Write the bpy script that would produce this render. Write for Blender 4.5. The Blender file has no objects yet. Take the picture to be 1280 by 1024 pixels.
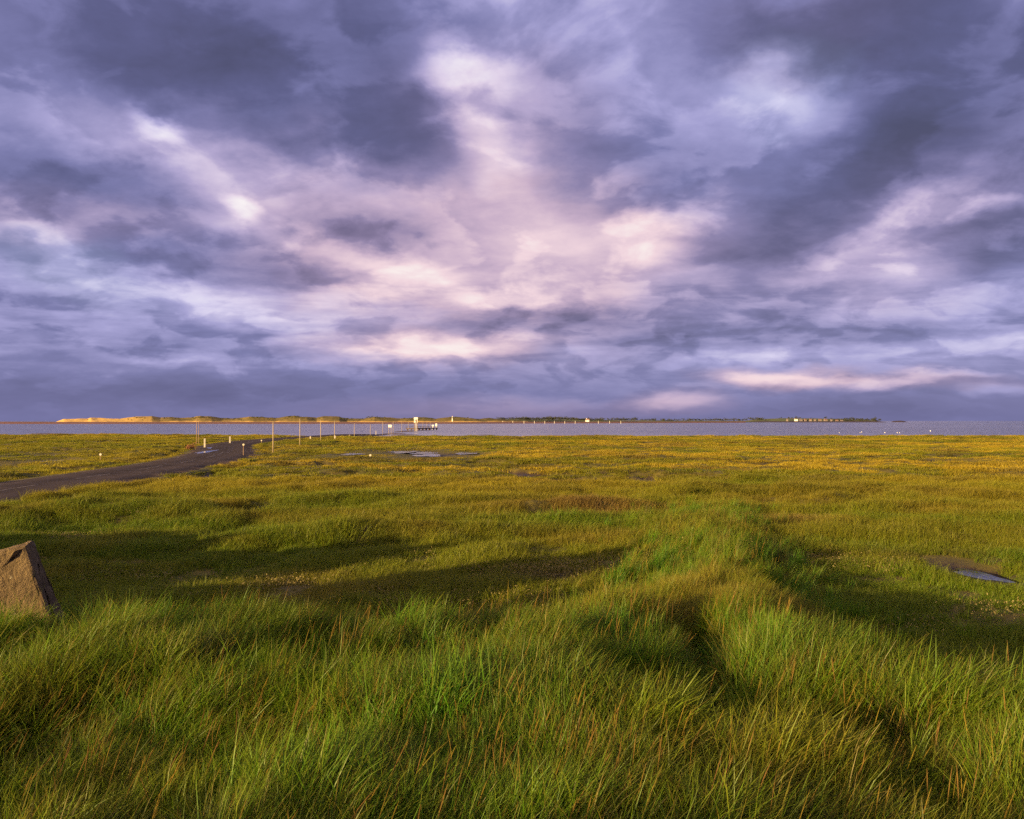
import bpy, math, random
import numpy as np
from mathutils import Vector, Matrix
R = math.radians
random.seed(7)
rng = np.random.default_rng(11)
sc = bpy.context.scene
COL = sc.collection

# ------------------------------------------------------------------ camera
CZ = 3.5                      # eye height above the marsh (marsh = 0)
FPX = 1024.0                  # focal length in photo pixels (1280 wide)
HOR = 526.3                   # horizon row of the photo
cam = bpy.data.cameras.new("camera")
cam.sensor_width = 36.0
cam.lens = 36.0 * FPX / 1280.0
cam.clip_start = 0.05
cam.clip_end = 120000.0
co = bpy.data.objects.new("camera", cam)
COL.objects.link(co)
co.location = (0, 0, CZ)
co.rotation_euler = (math.pi/2 + math.atan((HOR-512)/FPX), 0, 0)
sc.camera = co

# ------------------------------------------------------------------ sun, exposure
SUN_EL = R(9.0)
SUN_BACK = R(42.0)            # how far behind the left hand side the sun stands
S = Vector((-math.cos(SUN_BACK)*math.cos(SUN_EL), -math.sin(SUN_BACK)*math.cos(SUN_EL), math.sin(SUN_EL)))
sl = bpy.data.lights.new("sun", 'SUN')
sl.energy = 5.0
sl.angle = R(0.55)
sl.color = (1.0, 0.71, 0.32)
so = bpy.data.objects.new("sun", sl)
COL.objects.link(so)
so.rotation_euler = (-S).to_track_quat('-Z', 'Y').to_euler()
sc.view_settings.view_transform = 'Standard'
sc.view_settings.look = 'None'
sc.view_settings.gamma = 1.0
EXPO = 1.35
sc.view_settings.exposure = EXPO
sc.render.engine = 'CYCLES'
sc.cycles.use_denoising = False
sc.cycles.max_bounces = 4
sc.cycles.diffuse_bounces = 2
sc.cycles.glossy_bounces = 2
sc.cycles.transmission_bounces = 2
sc.cycles.use_adaptive_sampling = True
sc.cycles.adaptive_threshold = 0.018
sc.cycles.adaptive_min_samples = 16
sc.cycles.caustics_reflective = False
sc.cycles.caustics_refractive = False
sc.cycles.sample_clamp_indirect = 4.0

# ------------------------------------------------------------------ node helpers
def srgb(r, g, b):
    f = lambda c: (c/255/12.92) if c/255 <= 0.04045 else ((c/255+0.055)/1.055)**2.4
    return (f(r), f(g), f(b))

class NT:
    def __init__(s, tree): s.t = tree; s.n = tree.nodes; s.l = tree.links
    def node(s, typ, ins=None, **kw):
        n = s.n.new(typ)
        for k, v in kw.items(): setattr(n, k, v)
        for k, v in (ins or {}).items(): s.put(n, k, v)
        return n
    def put(s, n, k, v):
        sock = n.inputs[k]
        if isinstance(v, bpy.types.NodeSocket): s.l.new(v, sock)
        else: sock.default_value = v
    def math(s, op, a, b=0.0, clamp=False):
        n = s.node('ShaderNodeMath', operation=op, use_clamp=clamp); s.put(n, 0, a); s.put(n, 1, b); return n.outputs[0]
    def vmath(s, op, a, b=None, scale=None):
        n = s.node('ShaderNodeVectorMath', operation=op); s.put(n, 0, a)
        if b is not None: s.put(n, 1, b)
        if scale is not None: s.put(n, 'Scale', scale)
        return n.outputs['Value'] if op in ('LENGTH', 'DOT_PRODUCT') else n.outputs['Vector']
    def mix(s, f, a, b, mode='MIX'):
        n = s.node('ShaderNodeMix', data_type='RGBA', blend_type=mode); s.put(n, 0, f)
        s.put(n, 6, a if isinstance(a, bpy.types.NodeSocket) else (*a, 1)); s.put(n, 7, b if isinstance(b, bpy.types.NodeSocket) else (*b, 1))
        return n.outputs[2]
    def noise(s, vec, scale, detail=4.0, rough=0.5, dist=0.0, lac=2.0):
        n = s.node('ShaderNodeTexNoise', {'Vector': vec, 'Scale': scale, 'Detail': detail, 'Roughness': rough, 'Distortion': dist, 'Lacunarity': lac})
        return n
    def ramp(s, f, stops, interp='EASE'):
        n = s.node('ShaderNodeValToRGB'); s.put(n, 0, f); cr = n.color_ramp; cr.interpolation = interp
        while len(cr.elements) < len(stops): cr.elements.new(0.5)
        for e, (p, c) in zip(cr.elements, stops): e.position = p; e.color = (*c, 1)
        return n.outputs[0]
    def maprange(s, v, a, b, c, d, smooth=False):
        n = s.node('ShaderNodeMapRange'); n.interpolation_type = 'SMOOTHSTEP' if smooth else 'LINEAR'
        for k, x in zip(range(5), (v, a, b, c, d)): s.put(n, k, x)
        return n.outputs[0]

# ------------------------------------------------------------------ world: evening cloud deck over a Nishita sky
wd = bpy.data.worlds.new("World"); sc.world = wd; wd.use_nodes = True
w = NT(wd.node_tree); w.n.clear()
WS = 0.1
d0 = w.node('ShaderNodeTexCoord').outputs['Generated']
sep = w.node('ShaderNodeSeparateXYZ', {0: d0})
zz = w.math('ADD', w.math('MAXIMUM', sep.outputs[2], 0.0), 0.33)
P = w.node('ShaderNodeCombineXYZ', {0: w.math('DIVIDE', sep.outputs[0], zz), 1: w.math('DIVIDE', sep.outputs[1], zz), 2: 3.7}).outputs[0]
nA = w.noise(P, 2.6, 3.0, 0.55)
warp = w.vmath('SUBTRACT', nA.outputs['Color'], (0.5, 0.5, 0.5))
zs = w.math('ADD', w.math('MULTIPLY', w.math('MAXIMUM', sep.outputs[2], 0.0), 0.28), 0.016)
warp = w.vmath('MULTIPLY', warp, w.node('ShaderNodeCombineXYZ', {0: 0.075, 1: 0.05, 2: zs}).outputs[0])
nB = w.noise(P, 8.0, 5.0, 0.55)
warp2 = w.vmath('SUBTRACT', nB.outputs['Color'], (0.5, 0.5, 0.5))
warp2 = w.vmath('MULTIPLY', warp2, w.node('ShaderNodeCombineXYZ', {0: 0.045, 1: 0.03, 2: w.math('MULTIPLY', zs, 0.6)}).outputs[0])
DW = w.vmath('ADD', w.vmath('ADD', d0, warp), warp2)

def blob(px, py, rx, ry, amp, rot=0.0):
    """a soft patch of cloud in the sky: direction (from photo column/row), half-sizes in px, turn in degrees"""
    f = Vector(((px-640)/FPX, 1.0, (HOR-py)/FPX)); L = f.length; f.normalize()
    t = Vector((f.y, -f.x, 0)).normalized(); u = t.cross(f)
    a = R(rot); t2 = t*math.cos(a) + u*math.sin(a); u2 = u*math.cos(a) - t*math.sin(a)
    M = Matrix((t2, u2, f)).transposed()
    n = w.node('ShaderNodeMapping', {'Vector': DW, 'Location': f, 'Rotation': M.to_euler('XYZ'), 'Scale': (rx/FPX/L, ry/FPX/L, 3.0)}, vector_type='TEXTURE')
    return w.maprange(w.vmath('LENGTH', n.outputs[0]), 0.12, 1.0, amp, 0.0, True)

def total(blobs, start):
    global DW                                  # chained in runs so the shader needs little memory at once
    acc = start
    for i, b in enumerate(blobs):
        if i % 10 == 0 and isinstance(acc, bpy.types.NodeSocket):
            n = w.node('ShaderNodeVectorMath', {0: acc, 1: (1e-6, 0, 0), 2: DW}, operation='MULTIPLY_ADD'); DW = n.outputs[0]
        acc = w.math('ADD', acc, blob(*b))
    return acc

K = 1.55
dark = [  # px, py, rx, ry, amount, turn
    (375, 112, 215, 84, -.27, -6), (60, 60, 240, 70, -.13, 0), (270, 30, 300, 50, -.13, 0), (500, 150, 80, 44, -.12, 0), (85, 230, 165, 46, -.27, -3), (10, 150, 60, 60, -.08, 0),
    (450, 285, 105, 36, -.27, -14), (300, 335, 130, 30, -.25, -6), (120, 320, 110, 24, -.10, 0), (765, 205, 90, 44, -.15, 18), (800, 238, 70, 18, -.17, 24),
    (1020, 262, 165, 46, -.27, 30), (930, 200, 120, 60, -.14, 20), (1230, 120, 150, 105, -.30, 0), (1000, 25, 150, 40, -.27, -4), (1140, 20, 200, 50, -.14, 0), (1235, 305, 85, 38, -.28, 0),
    (1150, 180, 90, 50, -.12, 0), (650, 402, 130, 20, -.24, 3), (800, 425, 150, 26, -.18, 0), (900, 395, 160, 20, -.12, 0), (130, 412, 180, 20, -.14, 0), (100, 480, 260, 30, -.10, 0),
    (400, 490, 240, 20, -.08, 0), (1090, 506, 120, 18, -.10, 0), (1150, 410, 200, 18, -.12, 0), (700, 120, 70, 90, -.06, 0), (720, 470, 180, 20, -.08, 0), (40, 370, 90, 20, -.10, 0), (880, 320, 60, 14, -.06, 0),
    (600, 455, 60, 8, -.10, 0), (330, 440, 160, 10, -.10, 0)]
light = [
    (588, 120, 62, 25, .44, 4), (622, 198, 50, 24, .24, -16), (196, 136, 30, 17, .36, -16), (150, 128, 110, 40, .13, -10), (305, 263, 34, 14, .36, -32),
    (330, 222, 150, 34, .22, -10), (480, 338, 110, 20, .33, -14), (420, 372, 90, 13, .18, 0), (705, 270, 150, 60, .18, 0), (800, 276, 70, 26, .14, 10), (640, 330, 200, 56, .10, 0),
    (820, 322, 46, 17, .22, 0), (885, 352, 50, 14, .14, 0), (645, 374, 70, 9, .22, 4), (530, 436, 110, 12, .30, 4), (225, 370, 80, 14, .17, -8), (340, 395, 120, 14, .14, 0), (72, 312, 62, 12, .20, -38), (20, 285, 60, 10, .14, 0),
    (975, 84, 60, 32, .34, -12), (1030, 128, 50, 34, .16, 0), (880, 90, 60, 60, .06, 0), (1125, 280, 100, 16, .11, 40), (1215, 262, 80, 11, .16, 4), (1160, 335, 70, 22, .12, 20), (1050, 340, 80, 18, .12, 10),
    (950, 471, 40, 9, .32, 4), (1008, 475, 30, 8, .26, -6), (1085, 480, 44, 8, .26, -2), (1150, 477, 34, 5, .20, 3), (842, 503, 46, 10, .22, 2), (1200, 469, 60, 4, .20, 0), (1262, 486, 40, 9, .18, 0), (930, 442, 70, 8, .14, 0), (1200, 434, 150, 11, .13, 0),
    (200, 450, 70, 7, .16, 0), (100, 440, 120, 8, .08, 0), (640, 505, 120, 10, .07, 0), (860, 260, 60, 24, .08, 20), (730, 20, 120, 50, .05, 0)]
warm = [(620, 335, 290, 100, .95, 0), (480, 340, 130, 40, .5, 0), (640, 374, 120, 20, .5, 0), (962, 472, 90, 14, .9, 0), (1110, 478, 150, 10, .7, 0), (842, 503, 66, 15, .7, 0), (530, 436, 150, 20, .7, 0),
        (620, 190, 140, 80, .45, 0), (330, 225, 190, 56, .35, -10), (1120, 300, 200, 80, .45, 20), (80, 275, 160, 28, .45, 0), (610, 515, 200, 16, .5, 0), (1020, 20, 130, 36, .3, 0), (760, 290, 160, 50, .4, 0)]
dark, light, warm = [[(a_, b_, c_*K, d_*K, *e_) for a_, b_, c_, d_, *e_ in q_] for q_ in (dark, light, warm)]
base = w.math('ADD', w.maprange(sep.outputs[2], 0.0, 0.09, 0.30, 0.52, True), 0.0)
f1 = w.math('MULTIPLY', w.math('SUBTRACT', w.noise(P, 4.0, 8.0, 0.59, 0.2).outputs['Fac'], 0.5), 0.34)
stre = w.node('ShaderNodeMapping', {'Vector': P, 'Scale': (0.9, 1.2, 1.0), 'Rotation': (0, 0, R(14))}).outputs[0]
f2 = w.math('MULTIPLY', w.math('SUBTRACT', w.noise(stre, 12.0, 6.0, 0.58, 0.3).outputs['Fac'], 0.5), 0.26)
f3 = w.math('MULTIPLY', w.math('SUBTRACT', w.maprange(w.noise(P, 5.0, 7.0, 0.52, 0.3).outputs['Fac'], .45, .56, 0, 1, True), 0.5), 0.15)
lay = w.node('ShaderNodeMapping', {'Vector': d0, 'Scale': (3.2, 3.2, 30.0)}).outputs[0]       # flat layered bases towards the horizon
f4 = w.math('MULTIPLY', w.math('SUBTRACT', w.maprange(w.noise(lay, 1.5, 6.0, 0.55, 0.5).outputs['Fac'], .36, .64, 0, 1, True), 0.5), w.math('MULTIPLY', w.maprange(sep.outputs[2], 0.22, 0.12, 0.0, 0.12, True), w.maprange(sep.outputs[2], 0.02, 0.08, 0.10, 1.0, True)))
amt = w.maprange(sep.outputs[2], 0.0, 0.10, 0.18, 1.0, True)
B = w.math('MULTIPLY_ADD', w.math('ADD', total(dark+light, base), w.math('ADD', f4, w.math('MULTIPLY', w.math('ADD', w.math('ADD', f1, f2), f3), amt))), 0.88)
B.node.inputs[2].default_value = 0.055
Wm = w.math('MINIMUM', w.math('MAXIMUM', total(warm, 0.10), 0.0), 1.0)
k = lambda *c: tuple(x/WS/2**EXPO for x in srgb(*c))
cool = w.ramp(B, [(0.0, k(76, 77, 108)), (0.18, k(93, 95, 138)), (0.36, k(120, 122, 172)), (0.55, k(162, 161, 212)), (0.75, k(208, 205, 240)), (1.0, k(252, 249, 255))], 'LINEAR')
pink = w.ramp(B, [(0.0, k(84, 77, 106)), (0.18, k(108, 98, 132)), (0.36, k(150, 134, 170)), (0.55, k(202, 176, 200)), (0.75, k(242, 214, 222)), (1.0, k(255, 248, 242))], 'LINEAR')
cloud = w.mix(Wm, cool, pink)
sky = w.node('ShaderNodeTexSky', sky_type='NISHITA', sun_disc=False, sun_elevation=SUN_EL, sun_rotation=math.atan2(S.x, S.y) % (2*math.pi))
gap = w.math('MINIMUM', total([(985, 88, 120, 70, .08, -8), (80, 330, 160, 50, .08, -20)], 0.02), 1.0)
final = w.mix(gap, cloud, sky.outputs[0])
glow = w.math('POWER', w.maprange(w.vmath('DOT_PRODUCT', d0, tuple(S)), 0.15, 1.0, 0.0, 1.0), 2.0)      # brighter, warmer sky round the low sun
final = w.mix(glow, final, (0.75/WS, 0.5/WS, 0.22/WS))
bg = w.node('ShaderNodeBackground', {'Color': final, 'Strength': WS})
w.l.new(bg.outputs[0], w.node('ShaderNodeOutputWorld').inputs['Surface'])
wd.cycles.sampling_method = 'MANUAL'; wd.cycles.sample_map_resolution = 512

# ------------------------------------------------------------------ numpy noise and the lie of the land
_T = np.random.default_rng(3).random((256, 256))
def vnoise(x, y):
    xi = np.floor(x).astype(int); yi = np.floor(y).astype(int)
    fx = x-xi; fy = y-yi; fx = fx*fx*(3-2*fx); fy = fy*fy*(3-2*fy)
    g = lambda a, b: _T[a & 255, b & 255]
    return (g(xi, yi)*(1-fx)+g(xi+1, yi)*fx)*(1-fy) + (g(xi, yi+1)*(1-fx)+g(xi+1, yi+1)*fx)*fy
def fbm(x, y, wl, octs=4, gain=0.5, seed=0.0):
    t = 0; a = 1; n = 0; x = x/wl+seed*17.3; y = y/wl+seed*9.1
    for i in range(octs):
        t = t + a*(vnoise(x, y)-0.5)*2; n += a; a *= gain
        x, y = x*1.9-y*0.75+31.7, y*1.9+x*0.75+11.3
    return t/n
def sst(a, b, v):
    t = np.clip((v-a)/(b-a), 0, 1); return t*t*(3-2*t)
def gauss(x, y, cx, cy, sx, sy, rot=0.0):
    c, s_ = math.cos(rot), math.sin(rot); dx, dy = x-cx, y-cy
    return np.exp(-(((dx*c+dy*s_)/sx)**2 + ((-dx*s_+dy*c)/sy)**2))
def segdist(x, y, pts):
    """distance to a polyline and how far along it (0..1)"""
    best = np.full(np.shape(x), 1e9); al = np.zeros(np.shape(x)); n = len(pts)-1
    for i in range(n):
        ax, ay = pts[i]; bx_, by_ = pts[i+1]; dx, dy = bx_-ax, by_-ay
        t = np.clip(((x-ax)*dx+(y-ay)*dy)/(dx*dx+dy*dy), 0, 1)
        d = np.hypot(x-ax-t*dx, y-ay-t*dy); m = d < best
        best = np.where(m, d, best); al = np.where(m, (i+t)/n, al)
    return best, al

WATER = -0.62
ROAD = [(-19, -40), (-22, 5), (-24, 25), (-25.4, 45), (-27.2, 68), (-30.6, 86), (-36.6, 104), (-42, 122), (-45.2, 145), (-45, 170), (-43.2, 200), (-41, 240), (-37.5, 290), (-33, 350), (-24, 470)]
GULLY = [(1.62, 6.6), (1.9, 8.0), (2.12, 9.6), (2.4, 11.6)]
RIDGE = [(2.6, 10.0), (3.4, 13.5), (4.6, 19), (6.2, 26), (7.4, 31)]
POOLS = [(-13.0, 98, 1.9, 3.4), (-10.3, 96, 1.6, 3.2), (-8.9, 87, 1.7, 3.0), (-5.2, 92, 1.5, 2.4), (-17.5, 90, 1.3, 2.2),
         (-49.5, 86, 1.3, 1.6), (-41.6, 75, 1.1, 1.4)]
CREEK = (11.0, 19.6)

def bank_mask(x, y):
    ye = np.where(x < 0.3, 10.5+0.25*np.sin(x*0.9), 10.6+0.5*np.exp(-((x-1.4)/.8)**2))
    ye = np.where(x > 3.0, 9.7-(x-3.0)*2.2, ye)
    ye = np.maximum(ye, 3.5) + 0.5*fbm(x, y, 2.5, 2, seed=4)
    ye = np.where(x < -7.5, ye-(-x-7.5)*0.15, ye)
    return 1-sst(-0.9, 1.5, y-ye)
def ridge_mask(x, y):
    d, a = segdist(x, y, RIDGE)
    return np.exp(-(d/(1.15+0.5*a))**2)*(1-0.55*a)
def gully_mask(x, y):
    d, a = segdist(x, y, GULLY)
    return np.exp(-(d/0.20)**2)
def shore(x):
    return 190 + 20*sst(-30, -110, x) + 3.0*fbm(x, 0*x+5, 25, 4, seed=8) - 6*gauss(x, 0*x, -36, 0, 9, 1) + 5*sst(60, 160, x)
def hgt(x, y):
    x = np.asarray(x, float); y = np.asarray(y, float)
    r = np.hypot(x, y)
    far = sst(16, 40, y)
    h = 0.10*fbm(x, y, 9, 3, seed=1) + (0.05+0.24*far)*fbm(x, y, 2.6, 4, seed=2)
    h = h - far*0.42*sst(0.20, 0.45, fbm(x, y*1.5, 6.0, 4, seed=5))                # creek cuts in the saltings
    h = h + 0.13*fbm(x*.45, y, 2.6, 3, seed=14)*sst(11, 15, y)*(1-sst(38, 50, y))     # low swells across the hollow
    b = bank_mask(x, y)
    h = h*(1-0.6*b) + b*(0.84 + 0.17*fbm(x, y, 1.1, 3, seed=3))
    h = h + (0.50+.35*fbm(x, y, 2.2, 3, seed=6))*ridge_mask(x, y)*(1-b)
    h = h - 0.62*gully_mask(x, y)
    h = h + 1.05*(1-sst(0.6, 4.3, y))*np.clip(1-np.abs(x)/25, 0, 1)
    # rises beside the road and swells that throw the long shadows
    h = h + 0.62*gauss(x, y, -14.2, 29.5, 3.6, 1.5, 0.15) + 0.45*gauss(x, y, -18.5, 27.0, 2.6, 1.8, 0.2) + 0.35*gauss(x, y, -9.5, 33.5, 3.5, 1.2, 0.3)
    h = h + (1.95+0.9*fbm(x, y, 3.0, 3, seed=16)+1.0*fbm(x, y, .9, 3, seed=17))*np.exp(-(segdist(x, y, [(-10.3, 8.7), (-14.5, 14.0), (-18, 18.5), (-23.5, 24.0)])[0]/1.6)**2) + 0.50*gauss(x, y, 2.0, 31.5, 4.2, 0.8, 0.35) + 0.60*gauss(x, y, 14.0, 36, 2.6, 0.7, 0.6) + 0.45*gauss(x, y, -4.5, 24.5, 3.0, 0.8, 0.3)  # the polyline is an unseen bank left of view, shaped to shade the hollow
    h = h - 0.10*gauss(x, y, -4, 18, 8, 4)
    for (px, py, sx, sy) in POOLS:
        kf = np.clip(1.8*gauss(x, y, px, py-1.5, sx*2.0, sy*2.6), 0, 1); h = h*(1-kf)-0.04*kf
    for (px, py, sx, sy) in POOLS:
        h = h - 0.20*np.clip(gauss(x, y, px, py, sx*1.5, sy*1.5)*1.5, 0, 1)*far
    h = h - 0.42*np.clip(1.6*gauss(x, y, CREEK[0], CREEK[1], 1.0, 0.75, 0.25), 0, 1) - 0.22*gauss(x, y, CREEK[0]+2.0, CREEK[1]+0.75, 1.7, 0.3, 0.1)
    # road corridor
    m = (x < 5) & (y < 480)
    d = np.full(x.shape, 99.0)
    if m.any(): d[m] = segdist(x[m], y[m], ROAD)[0]
    k_ = 1-sst(4.1, 5.6, d)
    ditch = np.exp(-((d-5.2)/0.7)**2)*0.22
    e = y-shore(x)
    edge = sst(0.0, 3.0, e)
    h = h*(1-k_) + k_*(-0.02) - ditch
    water_road = -0.10-0.75*sst(205, 265, y)
    h = h*(1-edge) + edge*np.where(k_ > 0.01, k_*(water_road)+(1-k_)*(-1.1), -1.1)
    return h
def H(x, y): return float(hgt(np.array([x]), np.array([y]))[0])
def at(px, d): return ((px-640)/FPX*d, d)

# ------------------------------------------------------------------ object helpers
def tag(o, label=None, cat=None, group=None, kind=None):
    if label: o['label'] = label
    if cat: o['category'] = cat
    if group: o['group'] = group
    if kind: o['kind'] = kind
    return o
def mesh_obj(name, v, f, mat, parent=None, smooth=False):
    me = bpy.data.meshes.new(name)
    me.from_pydata([tuple(p) for p in v], [], [tuple(q) for q in f]); me.materials.append(mat)
    if smooth: me.polygons.foreach_set('use_smooth', [True]*len(me.polygons))
    me.update()
    o = bpy.data.objects.new(name, me); COL.objects.link(o)
    if parent: o.parent = parent
    return o
def np_mesh(name, v, quads, mat, smooth=True):
    me = bpy.data.meshes.new(name); nq = len(quads); kf = quads.shape[1]
    me.vertices.add(len(v)); me.vertices.foreach_set('co', np.ascontiguousarray(v, dtype=np.float32).ravel())
    me.loops.add(nq*kf); me.loops.foreach_set('vertex_index', np.ascontiguousarray(quads, dtype=np.int32).ravel())
    me.polygons.add(nq); me.polygons.foreach_set('loop_start', np.arange(0, nq*kf, kf, dtype=np.int32))
    me.polygons.foreach_set('use_smooth', np.full(nq, smooth)); me.update(calc_edges=True); me.materials.append(mat)
    return me
def fattr(me, name, vals, typ='FLOAT', dom='POINT'):
    a = me.attributes.new(name, typ, dom)
    key = {'FLOAT': 'value', 'INT': 'value', 'FLOAT_VECTOR': 'vector', 'FLOAT_COLOR': 'color'}[typ]
    a.data.foreach_set(key, np.ascontiguousarray(vals, dtype=np.int32 if typ == 'INT' else np.float32).ravel())
def empty(name, loc, rz=0.0):
    o = bpy.data.objects.new(name, None); COL.objects.link(o); o.location = loc; o.rotation_euler = (0, 0, rz); o.empty_display_size = 0.2
    return o
class MB:
    """collects boxes and tapered tubes into one mesh"""
    def __init__(s): s.v = []; s.f = []
    def box(s, x0, x1, y0, y1, z0, z1, ch=0.0):
        b = len(s.v); s.v += [(x, y, z) for z in (z0, z1) for x, y in ((x0, y0), (x1, y0), (x1, y1), (x0, y1))]
        s.f += [tuple(b+i for i in q) for q in ((3, 2, 1, 0), (4, 5, 6, 7), (0, 1, 5, 4), (1, 2, 6, 5), (2, 3, 7, 6), (3, 0, 4, 7))]; return s
    def tube(s, pts, radii, n=8, cap=True):
        b = len(s.v); pts = [Vector(p) for p in pts]
        for i, p in enumerate(pts):
            t = (pts[min(i+1, len(pts)-1)]-pts[max(i-1, 0)]).normalized()
            u = t.cross(Vector((0, 1, 0)) if abs(t.y) < 0.9 else Vector((1, 0, 0))).normalized(); q = t.cross(u)
            for j in range(n):
                a = 2*math.pi*j/n; s.v.append(tuple(p+(u*math.cos(a)+q*math.sin(a))*radii[i]))
        for i in range(len(pts)-1):
            for j in range(n): s.f.append((b+i*n+j, b+i*n+(j+1) % n, b+(i+1)*n+(j+1) % n, b+(i+1)*n+j))
        if cap: s.f.append(tuple(b+j for j in range(n))[::-1]); s.f.append(tuple(b+(len(pts)-1)*n+j for j in range(n)))
        return s
    def gable(s, x0, x1, y0, y1, z0, z1, t=0.0):
        """pitched roof solid, ridge along x"""
        b = len(s.v); ym = (y0+y1)/2
        s.v += [(x0, y0, z0), (x1, y0, z0), (x1, y1, z0), (x0, y1, z0), (x0, ym, z1), (x1, ym, z1)]
        s.f += [tuple(b+i for i in q) for q in ((3, 2, 1, 0), (0, 1, 5, 4), (2, 3, 4, 5), (0, 4, 3), (1, 2, 5))]; return s
    def build(s, name, mat, parent=None, smooth=False): return mesh_obj(name, s.v, s.f, mat, parent, smooth)

# ------------------------------------------------------------------ materials
def mat(name, fn):
    m = bpy.data.materials.new(name); m.use_nodes = True; n = NT(m.node_tree); n.n.clear()
    out = n.node('ShaderNodeOutputMaterial'); n.l.new(fn(n), out.inputs['Surface']); return m
def principled(n, col, rough=0.8, spec=0.3, bump=None, bstr=0.4, bdist=0.02, metal=0.0):
    p = n.node('ShaderNodeBsdfPrincipled'); n.put(p, 'Base Color', col if isinstance(col, bpy.types.NodeSocket) else (*col, 1))
    n.put(p, 'Roughness', rough); n.put(p, 'Specular IOR Level', spec); n.put(p, 'Metallic', metal)
    if bump is not None: n.put(p, 'Normal', n.node('ShaderNodeBump', {'Strength': bstr, 'Distance': bdist, 'Height': bump}).outputs[0])
    return p.outputs[0]
def opos(n): return n.node('ShaderNodeTexCoord').outputs['Object']
def simple(name, a, b, scale=3.0, rough=0.8, bstr=0.3):
    def f(n):
        q = n.noise(opos(n), scale, 5, 0.6)
        return principled(n, n.mix(n.maprange(q.outputs['Fac'], .35, .65, 0, 1), a, b), rough, 0.25, q.outputs['Fac'], bstr, 0.02)
    return mat(name, f)

def m_grass(n):
    t = n.node('ShaderNodeAttribute', attribute_name='tint', attribute_type='INSTANCER').outputs['Color']
    bv = n.node('ShaderNodeAttribute', attribute_name='bv').outputs['Fac']
    s_ = n.node('ShaderNodeAttribute', attribute_name='along').outputs['Fac']
    c = n.mix(n.maprange(bv, 0.6, 1.0, 0.0, 0.7), t, n.mix(0.5, t, (0.32, 0.23, 0.035)))       # dry blades among the green
    c = n.mix(n.maprange(bv, 0.0, 0.4, 0.45, 0.0), c, n.mix(0.5, t, (0.035, 0.09, 0.004)))
    c = n.mix(n.maprange(s_, 0.6, 1.0, 0.0, 0.25), c, (0.28, 0.21, 0.03))                      # drier tips
    d = n.node('ShaderNodeBsdfDiffuse', {'Color': c}); tr = n.node('ShaderNodeBsdfTranslucent', {'Color': c})
    m = n.node('ShaderNodeMixShader', {0: 0.42, 1: d.outputs[0], 2: tr.outputs[0]})
    g = n.node('ShaderNodeBsdfGlossy', {'Color': (1, 1, 1, 1), 'Roughness': 0.45})
    return n.node('ShaderNodeMixShader', {0: 0.012, 1: m.outputs[0], 2: g.outputs[0]}).outputs[0]
M_GRASS = mat('grass', m_grass)
def m_seed(n):
    t = n.node('ShaderNodeAttribute', attribute_name='tint', attribute_type='INSTANCER').outputs['Color']
    bv = n.node('ShaderNodeAttribute', attribute_name='bv').outputs['Fac']
    c = n.mix(bv, n.mix(0.5, t, (0.12, 0.11, 0.03)), t)
    d = n.node('ShaderNodeBsdfDiffuse', {'Color': c}); tr = n.node('ShaderNodeBsdfTranslucent', {'Color': c})
    return n.node('ShaderNodeMixShader', {0: 0.3, 1: d.outputs[0], 2: tr.outputs[0]}).outputs[0]
M_SEED = mat('seed_heads', m_seed)
def m_ground(n):
    p = opos(n)
    a = n.noise(p, 0.16, 6, 0.6).outputs['Fac']; b = n.noise(p, 2.2, 6, 0.65).outputs['Fac']
    c = n.mix(n.maprange(a, .4, .6, 0, 1), (0.08, 0.075, 0.008), (0.13, 0.10, 0.012))
    c = n.mix(n.maprange(b, .45, .7, 0, .7), c, (0.05, 0.036, 0.018))
    mud = n.node('ShaderNodeAttribute', attribute_name='mud').outputs['Fac']
    c = n.mix(mud, c, n.mix(b, (0.028, 0.017, 0.010), (0.06, 0.038, 0.022)))
    r = n.maprange(mud, 0, 1, 0.95, 0.6)
    return principled(n, c, r, 0.25, n.noise(p, 6, 6, 0.7).outputs['Fac'], 0.8, 0.06)
M_GROUND = mat('ground', m_ground)
def m_water(n):
    p = opos(n)
    mp = n.node('ShaderNodeMapping', {'Vector': p, 'Scale': (0.5, 1.0, 1.0), 'Rotation': (0, 0, R(-12))}).outputs[0]
    h = n.math('ADD', n.noise(mp, 0.9, 5, 0.55).outputs['Fac'], n.math('MULTIPLY', n.noise(mp, 0.09, 3, 0.5).outputs['Fac'], 3.0))
    band = n.noise(n.node('ShaderNodeMapping', {'Vector': p, 'Scale': (0.0035, 0.022, 1)}).outputs[0], 1.0, 3, 0.5).outputs['Fac']
    st = n.maprange(band, .35, .65, 0.25, 0.85)
    b = n.node('ShaderNodeBump', {'Strength': st, 'Distance': 0.7, 'Height': h}).outputs[0]
    q = n.node('ShaderNodeBsdfPrincipled', {'Base Color': (0.09, 0.085, 0.10, 1), 'Roughness': 0.22, 'IOR': 2.3, 'Normal': b})
    return q.outputs[0]
M_WATER = mat('sea_water', m_water)
def m_pool(n, st=0.45):
    b = n.node('ShaderNodeBump', {'Strength': st, 'Distance': 0.05, 'Height': n.noise(opos(n), 5, 3, .5).outputs['Fac']}).outputs[0]
    return n.node('ShaderNodeBsdfPrincipled', {'Base Color': (0.02, 0.02, 0.022, 1), 'Roughness': 0.04, 'IOR': 1.6, 'Normal': b}).outputs[0]
M_POOL = mat('still_water', m_pool)
M_CREEK = mat('creek_water', lambda n: m_pool(n, 0.16))
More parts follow.
